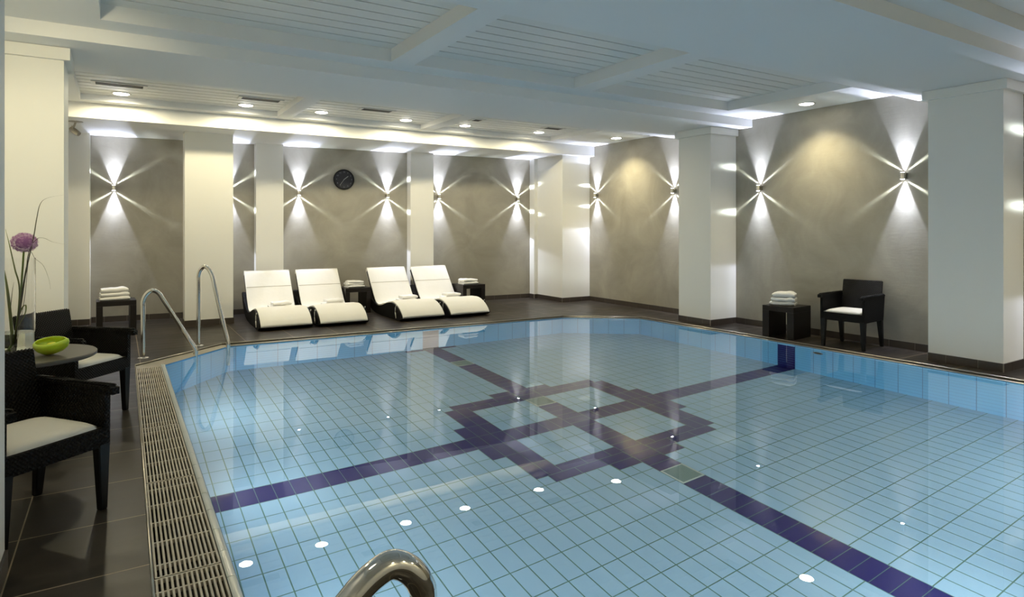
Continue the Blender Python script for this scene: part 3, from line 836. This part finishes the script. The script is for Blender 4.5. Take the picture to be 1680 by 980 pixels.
# ------------------------------------------------------------ sun loungers
def lounger_proto():
    t = thing('sun_lounger', '', 'sun lounger', group='sun loungers along the far side of the pool')
    W = 0.72
    top = catmull([(0.0, 0.065, 0), (0.06, 0.135, 0), (0.16, 0.205, 0), (0.30, 0.262, 0), (0.46, 0.285, 0), (0.66, 0.262, 0), (0.90, 0.205, 0), (1.10, 0.180, 0), (1.22, 0.210, 0), (1.33, 0.31, 0), (1.45, 0.45, 0), (1.58, 0.61, 0), (1.70, 0.755, 0)], 6)
    T = [(p.x, p.y) for p in top]
    # cushion
    def offs(P, d):
        out = []
        for i, (y, z) in enumerate(P):
            a = Vector(P[max(i - 1, 0)]); b = Vector(P[min(i + 1, len(P) - 1)]); tt = (b - a).normalized(); nn = Vector((tt.y, -tt.x))
            out.append((y + nn.x * d, z + nn.y * d))
        return out
    lo = offs(T, 0.042); W = 0.705
    bm = BM()
    nseg = 10
    seams = [0.60, 1.05]
    rows = []
    for i, ((y1, z1), (y0, z0)) in enumerate(zip(T, lo)):
        endf = min(1.0, min(i, len(T) - 1 - i) / 2.0 + 0.35)
        row = []
        for k in range(nseg + 1):
            x = -W / 2 + W * k / nseg
            ed = 1.0 if 0 < k < nseg else 0.45
            row.append((x, y0 + (y1 - y0) * (0.5 + 0.5 * ed * endf), z0 + (z1 - z0) * (0.5 + 0.5 * ed * endf)))
        rb = []
        for k in range(nseg + 1):
            x = -W / 2 + W * k / nseg
            ed = 1.0 if 0 < k < nseg else 0.45
            rb.append((x, y0 + (y1 - y0) * (0.5 - 0.5 * ed * endf), z0 + (z1 - z0) * (0.5 - 0.5 * ed * endf)))
        rows.append([bm.verts.new(c) for c in row + rb[::-1]])
    for a, b in zip(rows[:-1], rows[1:]):
        m_ = len(a)
        for k in range(m_): bm.faces.new((a[k], a[(k + 1) % m_], b[(k + 1) % m_], b[k]))
    bm.faces.new(rows[0][::-1]); bm.faces.new(rows[-1])
    obj('pad', bm, M_loung, t, smooth=True, auto=60)
    # seams across the pad
    ms = mat('seam thread', (0.5, 0.47, 0.4), 0.8)
    for si in (38, 62):
        bm = BM()
        y, z = T[min(si, len(T) - 1)]
        a = Vector(T[si - 1]); b = Vector(T[si + 1]); tt = (b - a).normalized(); nn = Vector((-tt.y, tt.x))
        yy, zz = y + nn.x * 0.0005, z + nn.y * 0.0005
        tube(bm, [(-W / 2 + .01, yy, zz), (W / 2 - .01, yy, zz)], 0.004, 6)
        obj('seam', bm, ms, t)
    # head wrap: pad folds over the top of the backrest
    y, z = T[-1]; bm = BM()
    d = Vector(T[-1]) - Vector(T[-6]); d.normalize(); nn = Vector((d.y, -d.x))
    q = [(y - 0.004, z - 0.0), (y + nn.x * 0.085, z + nn.y * 0.085 - .0), (y + nn.x * 0.085 - d.x * 0.20, z + nn.y * 0.085 - d.y * 0.20), (y + nn.x * 0.04 - d.x * 0.20, z + nn.y * 0.04 - d.y * 0.20)]
    q = [(y + nn.x * .005 - d.x * .004, z + nn.y * .005 - d.y * .004), (y + nn.x * .02 + d.x * .012, z + nn.y * .02 + d.y * .012), (y + nn.x * .07 + d.x * .010, z + nn.y * .07 + d.y * .010), (y + nn.x * .088 - d.x * .01, z + nn.y * .088 - d.y * .01), (y + nn.x * .088 - d.x * .21, z + nn.y * .088 - d.y * .21), (y + nn.x * .040 - d.x * .21, z + nn.y * .040 - d.y * .21), (y + nn.x * .036 - d.x * .02, z + nn.y * .036 - d.y * .02)]
    prof_x(bm, q, -W / 2, W / 2); obj('head_wrap', bm, M_loung, t, smooth=True, auto=40)
    W = 0.712
    # backrest slab
    bm = BM(); s = [p for p in T if p[0] >= 1.17 and p[0] < 1.675]
    u1 = offs(s, 0.034); u2 = offs(s, 0.075)
    prof_x(bm, u1 + u2[::-1], -W / 2 + .003, W / 2 - .003); obj('backrest', bm, M_wick, t)
    # base shell
    W = 0.76
    bm = BM(); s = [p for p in T if 0.0 <= p[0] <= 1.16]
    u1 = offs(s, 0.030)
    u1 = [(max(y, 0.012), z) for y, z in u1]
    tail = [(1.27, 0.19), (1.42, 0.235), (1.58, 0.31), (1.72, 0.40), (1.75, 0.405), (1.79, 0.37), (1.70, 0.25), (1.55, 0.13), (1.38, 0.05), (1.2, 0.015), (0.9, 0.0), (0.2, 0.0), (0.10, 0.012), (0.06, 0.03)]
    prof_x(bm, u1 + tail, -W / 2 + .004, W / 2 - .004); obj('base', bm, M_wick, t)
    # strap
    for sx in (-1, 1):
        bm = BM()
        for y0, z0, y1, z1 in ((0.235, 0.238, 0.27, 0.20), (0.27, 0.20, 0.275, 0.12), (0.275, 0.12, 0.245, 0.03)):
            tube(bm, [(sx * (W / 2 + .0005), y0, z0), (sx * (W / 2 + .0005), y1, z1)], 0.0085, 8, flat=0.5)
        obj('strap', bm, M_loung, t, smooth=True)
    return t
proto = lounger_proto()
LP = [(2.05, 9.40, R(-1.5), 'white padded wicker sun lounger, leftmost of the four'), (2.865, 9.33, R(-1), 'white padded wicker sun lounger, second from the left'),
      (4.10, 9.22, 0, 'white padded wicker sun lounger, third from the left'), (4.915, 9.19, 0, 'white padded wicker sun lounger, rightmost of the four')]
for i, (x, y, a, lab) in enumerate(LP):
    o = proto if i == 0 else copy_tree(proto)
    o.location = (x, y, 0.001); o.rotation_euler = (0, 0, a); o['label'] = lab

# ------------------------------------------------------------ towels
def towel_mesh(w_, d_, h_, folds=2, seed=0):
    """a folded towel: folded front edge is round (towards -y)"""
    rn = random.Random(seed); bm = BM(); n = 14
    lay = h_ / folds; prof = []
    # outline of layers: front noses round, back open edges
    top = []
    for k in range(7): a = math.pi / 2 + math.pi * k / 6; top.append((-d_ / 2 + h_ / 2 + h_ / 2 * math.cos(a), h_ / 2 + h_ / 2 * math.sin(a)))
    back = []
    for f in range(folds):
        z0 = f * lay
        for k in range(5):
            a = -math.pi / 2 + math.pi * k / 4; back.append((d_ / 2 - lay / 2 - 0.004 * (f % 2) + lay / 2 * math.cos(a), z0 + lay / 2 + lay / 2 * math.sin(a)))
        if f < folds - 1: back.append((d_ / 2 - lay * 1.2, z0 + lay))
    prof = top + back
    rings = []
    ph = rn.random() * 6
    for i in range(n + 1):
        t = i / n; x = -w_ / 2 + w_ * t
        e = min(1, 0.55 + 1.8 * min(t, 1 - t) * 2) if 0 < t < 1 else 0.55
        ring = []
        for (y, z) in prof:
            zz = h_ / 2 + (z - h_ / 2) * min(1, e) if z > 0.001 else z
            zz = max(zz, 0.0) + (0.08 * h_ * math.sin(6 * t + ph) + 0.05 * h_ * math.sin(14 * t + ph)) * (z / h_)
            yy = y * (0.985 + 0.02 * math.sin(5 * t + ph * 2))
            ring.append(bm.verts.new((x, yy, max(zz, 0.0004))))
        rings.append(ring)
    m_ = len(prof)
    for a, b in zip(rings[:-1], rings[1:]):
        for k in range(m_): bm.faces.new((a[k], a[(k + 1) % m_], b[(k + 1) % m_], b[k]))
    bm.faces.new(rings[0][::-1]); bm.faces.new(rings[-1])
    return bm
def towel(lab, loc, rz, w_, d_, h_, seed, folds=2, group=None, rot=None):
    o = obj('folded_towel', towel_mesh(w_, d_, h_, folds, seed), M_towel, None, smooth=True, auto=75, loc=loc, rot=rot or (0, 0, rz))
    return tag(o, lab, 'towel', group)

# ------------------------------------------------------------ side tables
def side_table(loc, rz, lab, w_=0.44, d_=0.44, h_=0.42, th=0.075):
    t = thing('side_table', lab, 'side table', loc, rz=rz, group=None)
    bm = BM(); box(bm, -w_ / 2, w_ / 2, -d_ / 2, d_ / 2, h_ - 0.07, h_, bev=0.004); obj('tabletop', bm, M_wood, t)
    for s in (-1, 1):
        bm = BM(); a = s * (w_ / 2 - th / 2); box(bm, a - th / 2, a + th / 2, -d_ / 2 + .001, d_ / 2 - .001, 0, h_ - 0.0702, bev=0.003); obj('side_panel', bm, M_wood, t)
    return t
# left table near the far left niche
side_table((-0.03, 10.62, 0), R(2), 'dark wooden side table by the far left grey wall', w_=0.475, d_=0.42, h_=0.44)
side_table((3.485, 10.83, 0), 0, 'dark wooden side table between the second and third loungers', w_=0.44, d_=0.46, h_=0.43)
side_table((5.53, 10.45, 0), 0, 'dark wooden side table right of the rightmost lounger', w_=0.46, d_=0.46, h_=0.42)
side_table((7.635, 5.30, 0), R(96), 'dark wooden side table by the right wall beside the wicker chair', w_=0.44, d_=0.44, h_=0.42, th=0.095)
def stack(x, y, z, rz, hs, w_, d_, where, seed, grp):
    names = ['bottom', 'middle', 'top'] if len(hs) == 3 else ['bottom', 'top']
    for k, h_ in enumerate(hs):
        rn = random.Random(seed + k)
        s_ = 1.0 - 0.05 * k
        towel('folded white towel, %s one of the stack %s' % (names[k], where), (x + rn.uniform(-.008, .008), y + rn.uniform(-.008, .008), z + 0.001), rz + rn.uniform(-.05, .05), w_ * s_, d_ * s_, h_, seed + k, group=grp)
        z += h_ * 1.02 + 0.001
stack(-0.05, 10.60, 0.44, R(4), [0.052, 0.055, 0.06], 0.36, 0.26, 'on the far left side table', 10, 'towels on the far left table')
stack(3.47, 10.80, 0.43, R(2), [0.040, 0.035, 0.035], 0.29, 0.26, 'on the side table between the loungers', 20, 'towels on the table between the loungers')
stack(5.51, 10.42, 0.42, R(2), [0.045, 0.05], 0.30, 0.26, 'on the side table right of the loungers', 30, 'towels on the rightmost lounger table')
stack(7.62, 5.33, 0.42, R(-62), [0.052, 0.054, 0.066], 0.31, 0.26, 'on the side table by the right wall', 40, 'towels on the right wall table')
LT = ['leftmost lounger', 'second lounger from the left', 'third lounger from the left', 'rightmost lounger']
for i, (lx, ly, a, _) in enumerate(LP):
    dx = 0.10 if i < 2 else 0.12
    zb = 0.196
    for k, nm in enumerate(('lower', 'upper')):
        towel('thin folded white towel on the %s, %s of the two' % (LT[i], nm), (lx + dx + (0.03 if k else 0), ly + 1.03, zb + 0.052 * k), R(-4 + 6 * k), 0.32 - .04 * k, 0.22 - .02 * k, 0.050, 60 + i * 2 + k, group='towels on the loungers')

# ------------------------------------------------------------ wicker armchairs
def braid(bm, a, b, r=0.013, turns=11):
    a = Vector(a); b = Vector(b); n_ = turns * 10; d = (b - a).normalized(); u = d.cross(Vector((0, 0, 1))).normalized(); v = Vector((0, 0, 1))
    for s in (0, math.pi):
        pts = []
        for i in range(n_ + 1):
            t = i / n_; an = 2 * math.pi * turns / 2 * t + s
            pts.append(a.lerp(b, t) + u * (r * math.cos(an)) + v * (r * 0.6 * math.sin(an)))
        tube(bm, pts, r * 0.62, 6)
def chair_proto():
    t = thing('wicker_armchair', '', 'armchair', group='dark wicker armchairs')
    hw = 0.262
    # seat frame / apron
    bm = BM()
    box(bm, -hw + .03, hw - .03, -0.26, 0.22, 0.385, 0.405)
    box(bm, -hw + .005, hw - .005, -0.272, -0.240, 0.33, 0.425, bev=0.006)
    box(bm, -hw + .02, hw - .02, 0.19, 0.215, 0.33, 0.42)
    obj('seat_frame', bm, M_wick, t)
    for s in (-1, 1):
        bm = BM()
        x0, x1 = (hw - 0.03, hw) if s > 0 else (-hw, -hw + 0.03)
        pr = [(-0.272, 0.33), (0.235, 0.33), (0.275, 0.625), (-0.30, 0.625), (-0.275, 0.605)]
        prof_x(bm, pr, x0, x1)
        box(bm, x0 - 0.006, x1 + 0.006, -0.325, 0.27, 0.622, 0.640, bev=0.004)
        box(bm, x0 - 0.006, x1 + 0.006, -0.335, -0.298, 0.600, 0.638, bev=0.005)
        braid(bm, ((x0 + x1) / 2, -0.315, 0.642), ((x0 + x1) / 2, 0.262, 0.642), 0.012, 26)
        obj('armrest', bm, M_wick, t, smooth=True, auto=35)
    # back
    bm = BM()
    pr = [(0.195, 0.40), (0.228, 0.33), (0.30, 0.785), (0.296, 0.798), (0.272, 0.798), (0.266, 0.785)]
    prof_x(bm, pr, -0.232, 0.232); braid(bm, (-0.228, 0.284, 0.795), (0.228, 0.284, 0.796), 0.007, 24)
    obj('backrest', bm, M_wick, t, smooth=True, auto=35)
    for sx in (-1, 1):
        for sy, spl in ((-1, 0.0), (1, 0.045)):
            bm = BM(); x = sx * (hw - 0.03); y = -0.247 if sy < 0 else 0.205
            a = [(x - .03, y - .028), (x + .03, y - .028), (x + .03, y + .028), (x - .03, y + .028)]
            tp = [bm.verts.new((px, py, 0.345)) for px, py in a]
            ox = sx * 0.006; bt = [bm.verts.new((x + ox + (px - x) * 0.62, y + spl + (py - y) * 0.62, 0.0)) for px, py in a]
            bm.faces.new(tp); bm.faces.new(bt[::-1])
            for i in range(4): bm.faces.new((bt[i], bt[(i + 1) % 4], tp[(i + 1) % 4], tp[i]))
            bmesh.ops.bevel(bm, geom=bm.edges[:], offset=0.004, segments=2, affect='EDGES')
            obj('leg', bm, M_black, t)
    # cushion
    bm = BM(); w2, d0, d1 = hw - 0.034, -0.262, 0.19; nx, ny = 14, 12; zt = {}
    for side in (1, -1):
        for i in range(nx + 1):
            for j in range(ny + 1):
                u = i / nx * 2 - 1; v = j / ny * 2 - 1
                f = max(0, (1 - abs(u) ** 5)) ** .5 * max(0, (1 - abs(v) ** 5)) ** .5
                if side < 0 and (i in (0, nx) or j in (0, ny)): zt[(i, j, -1)] = zt[(i, j, 1)]; continue
                zt[(i, j, side)] = bm.verts.new((u * w2, (d0 + d1) / 2 + v * (d1 - d0) / 2, 0.430 + (0.034 if side > 0 else -0.020) * f))
    for side in (1, -1):
        for i in range(nx):
            for j in range(ny): bm.faces.new([zt[(i, j, side)], zt[(i + 1, j, side)], zt[(i + 1, j + 1, side)], zt[(i, j + 1, side)]])
    obj('seat_cushion', bm, M_cush, t, smooth=True)
    return t
cp0 = chair_proto()
CH = [((-0.412, 3.966, 0), R(38), 'dark wicker armchair with cream cushion, nearest, cut by the left edge'),
      ((-0.297, 5.95, 0), R(48), 'dark wicker armchair with cream cushion behind the round table'),
      ((7.69, 4.43, 0), R(-84), 'dark wicker armchair with white cushion against the right wall')]
for i, (loc, rz, lab) in enumerate(CH):
    o = cp0 if i == 0 else copy_tree(cp0)
    o.location = loc; o.rotation_euler = (0, 0, rz); o['label'] = lab

# ------------------------------------------------------------ round table and what stands on it
TX, TY, TZ = -0.50, 5.075, 0.65
t = thing('round_table', 'low round table with a grey brown top between the two left armchairs', 'table', (TX, TY, 0))
bm = BM(); lathe(bm, [(0.0, TZ - .028), (0.372, TZ - .028), (0.38, TZ - .022), (0.38, TZ - .006), (0.374, TZ), (0.0, TZ)], 72); obj('tabletop', bm, M_table, t, smooth=True, auto=35)
bm = BM(); lathe(bm, [(0.0, 0.0), (0.035, 0.0), (0.035, TZ - .029), (0.0, TZ - .029)], 28); obj('pedestal', bm, M_black, t, smooth=True, auto=35)
bm = BM(); lathe(bm, [(0.0, 0.0), (0.22, 0.0), (0.22, 0.012), (0.04, 0.03), (0.0, 0.03)], 48); obj('base', bm, M_black, t, smooth=True, auto=35)

VX, VY = cp(25, 560, 4.15)[:2]
vr, vh = 0.108, 0.61
v = thing('glass_vase', 'tall clear cylindrical glass vase on the round table', 'vase', (VX, VY, TZ + 0.001))
bm = BM(); lathe(bm, [(1e-5, 0.0), (vr - .004, 0.0), (vr, 0.004), (vr, vh), (vr - .004, vh), (vr - .0045, 0.016), (1e-5, 0.014)], 64)
bmesh.ops.remove_doubles(bm, verts=bm.verts[:], dist=0.0002)
obj('glass', bm, M_glass, v, smooth=True, auto=40)
bm = BM(); lathe(bm, [(1e-5, 0.0165), (vr - .0055, 0.0175), (vr - .0055, 0.125), (1e-5, 0.125)], 64)
o = obj('vase_water', bm, M_vwater, v, smooth=True, auto=40)

def blade(lab, pix, w0, m, D0=4.12, mid=0.5, kind='grass_blade', cat='grass', dd=0.0):
    pts = [cp(u, vv, D0 + dd * i / max(1, len(pix) - 1)) for i, (u, vv) in enumerate(pix)]
    P2 = catmull(pts, 8); n_ = len(P2)
    rad = [max(0.0008, 1.05 * w0 * (0.45 + 0.9 * math.sin(math.pi * min(1, (i / (n_ - 1)) * 0.85 + 0.1))) * (1 - 0.8 * (i / (n_ - 1)) ** 2)) for i in range(n_)]
    bm = BM(); tube(bm, P2, rad, 8, flat=0.3)
    o = obj(kind, bm, m, None, smooth=True); return tag(o, lab, cat, 'grass blades in the vase')
base = (22, 566)
a = thing('allium', 'purple globe allium on a green stem standing in the glass vase', 'flower', tuple(cp(40, 398, 4.13)))
sp_ = [cp(18, 572, 4.16), cp(25, 548, 4.15), cp(33, 490, 4.14), cp(37, 440, 4.13), cp(39, 412, 4.13)]
bm = BM(); off = cp(40, 398, 4.13); tube(bm, [p - off for p in catmull(sp_, 8)], 0.0055, 10); obj('stem', bm, M_stem, a, smooth=True)
bm = BM(); rn = random.Random(3); RA = 0.074
NF = 520
for i in range(NF):
    z = 1 - 2 * (i + .5) / NF; ph = i * 2.399963; rr = math.sqrt(1 - z * z)
    n_ = Vector((rr * math.cos(ph), rr * math.sin(ph), z * 0.86)); R0 = RA * rn.uniform(0.80, 1.0)
    c = n_ * R0; nn = n_.normalized(); u_ = nn.orthogonal().normalized(); w2 = nn.cross(u_); ro = rn.random() * 6
    mi = 1 if rn.random() < 0.45 else 0
    tip = bm.verts.new(c - nn * 0.005)
    for k in range(5):
        an = ro + k * 2 * math.pi / 5; a1 = an - 0.35; a2 = an + 0.35
        p1 = bm.verts.new(c + (u_ * math.cos(a1) + w2 * math.sin(a1)) * 0.0035); p2 = bm.verts.new(c + (u_ * math.cos(a2) + w2 * math.sin(a2)) * 0.0035)
        p3 = bm.verts.new(c + (u_ * math.cos(an) + w2 * math.sin(an)) * 0.0095 + nn * 0.006)
        bm.faces.new((tip, p1, p3, p2)).material_index = mi
core = bmesh.ops.create_icosphere(bm, subdivisions=2, radius=RA * 0.66)
for vv in core['verts']: vv.co.z *= 0.86
me = bpy.data.meshes.new('flower_head'); bm.to_mesh(me); bm.free(); me.materials.append(M_petal); me.materials.append(M_petal2)
o = bpy.data.objects.new('flower_head', me); COL.objects.link(o); o.parent = a
blade('long thin grass blade arching up and right above the allium', [(24, 562), (33, 500), (44, 440), (55, 390), (60, 360), (66, 335), (78, 325), (104, 320)], 0.0042, M_leafd)
blade('thin grass blade curving out to the right of the allium', [(26, 560), (38, 480), (47, 415), (60, 393), (72, 391), (86, 397), (106, 401)], 0.0028, M_leafd)
blade('thin grass blade drooping down to the right of the vase', [(27, 562), (40, 490), (48, 417), (58, 425), (71, 436), (80, 458), (83, 475)], 0.0026, M_leafd, dd=0.05)
blade('pointed leaf rising up and left of the allium', [(24, 566), (32, 480), (24, 440), (15, 400), (9, 376)], 0.0060, M_leaf)
blade('broad leaf leaning to the left edge of the vase', [(20, 566), (19, 540), (14, 490), (9, 455), (3, 425)], 0.0075, M_leaf, dd=-0.03)
blade('short looped leaf low on the right inside the vase', [(22, 566), (28, 530), (36, 506), (42, 501), (42, 512), (36, 525), (27, 540)], 0.0052, M_leaf, dd=-0.02)
blade('short thin leaf on the left inside the vase', [(20, 566), (17, 520), (20, 480), (23, 463)], 0.0030, M_leafd)
blade('long narrow leaf close beside the allium stem', [(24, 566), (32, 510), (41, 450), (48, 420)], 0.0062, M_leafd, D0=4.10)

# green glass bowl
c0 = cp(86, 583, 4.06)
bw = thing('glass_bowl', 'lime green teardrop glass bowl on the round table', 'bowl', (c0.x, c0.y, TZ + 0.006), rot=(R(13), R(-2), -YAW))
bm = BM(); seg = 40; rings = []
def bowl_ring(s, z, inner=0.0):
    ring = []
    for k in range(seg):
        a_ = 2 * math.pi * k / seg; cx_ = math.cos(a_); sy_ = math.sin(a_)
        rx = 0.104 * s - inner; ry = 0.072 * s - inner
        x = rx * cx_ * (1.0 if cx_ < 0 else 1.18); y = ry * sy_ * (1 - 0.45 * max(0, cx_) ** 1.5)
        ring.append(bm.verts.new((x, y, z + (0.012 * max(0, cx_) ** 2 * s) + 0.012 * s * (sy_ * 0.5 + 0.5))))
    return ring
pr = [(0.30, 0.0), (0.62, 0.008), (0.88, 0.026), (1.0, 0.048), (0.98, 0.062), (0.86, 0.072), (0.80, 0.071), (0.88, 0.058), (0.86, 0.045), (0.70, 0.026), (0.3, 0.014)]
for s_, z_ in pr: rings.append(bowl_ring(s_, z_ * 1.15))
for a_, b_ in zip(rings[:-1], rings[1:]):
    for k in range(seg): bm.faces.new((a_[k], a_[(k + 1) % seg], b_[(k + 1) % seg], b_[k]))
bm.faces.new(rings[0][::-1]); bm.faces.new(rings[-1])
obj('shell', bm, M_bowl, bw, smooth=True)
bm = BM(); bmesh.ops.create_uvsphere(bm, u_segments=24, v_segments=16, radius=0.03)
for vv in bm.verts: vv.co.x *= 1.35
o = obj('lime', bm, M_lemon, None, smooth=True, loc=(c0.x, c0.y, TZ + 0.048)); o.rotation_euler = (0, 0, -YAW)
tag(o, 'yellow green fruit lying inside the lime green bowl', 'fruit')
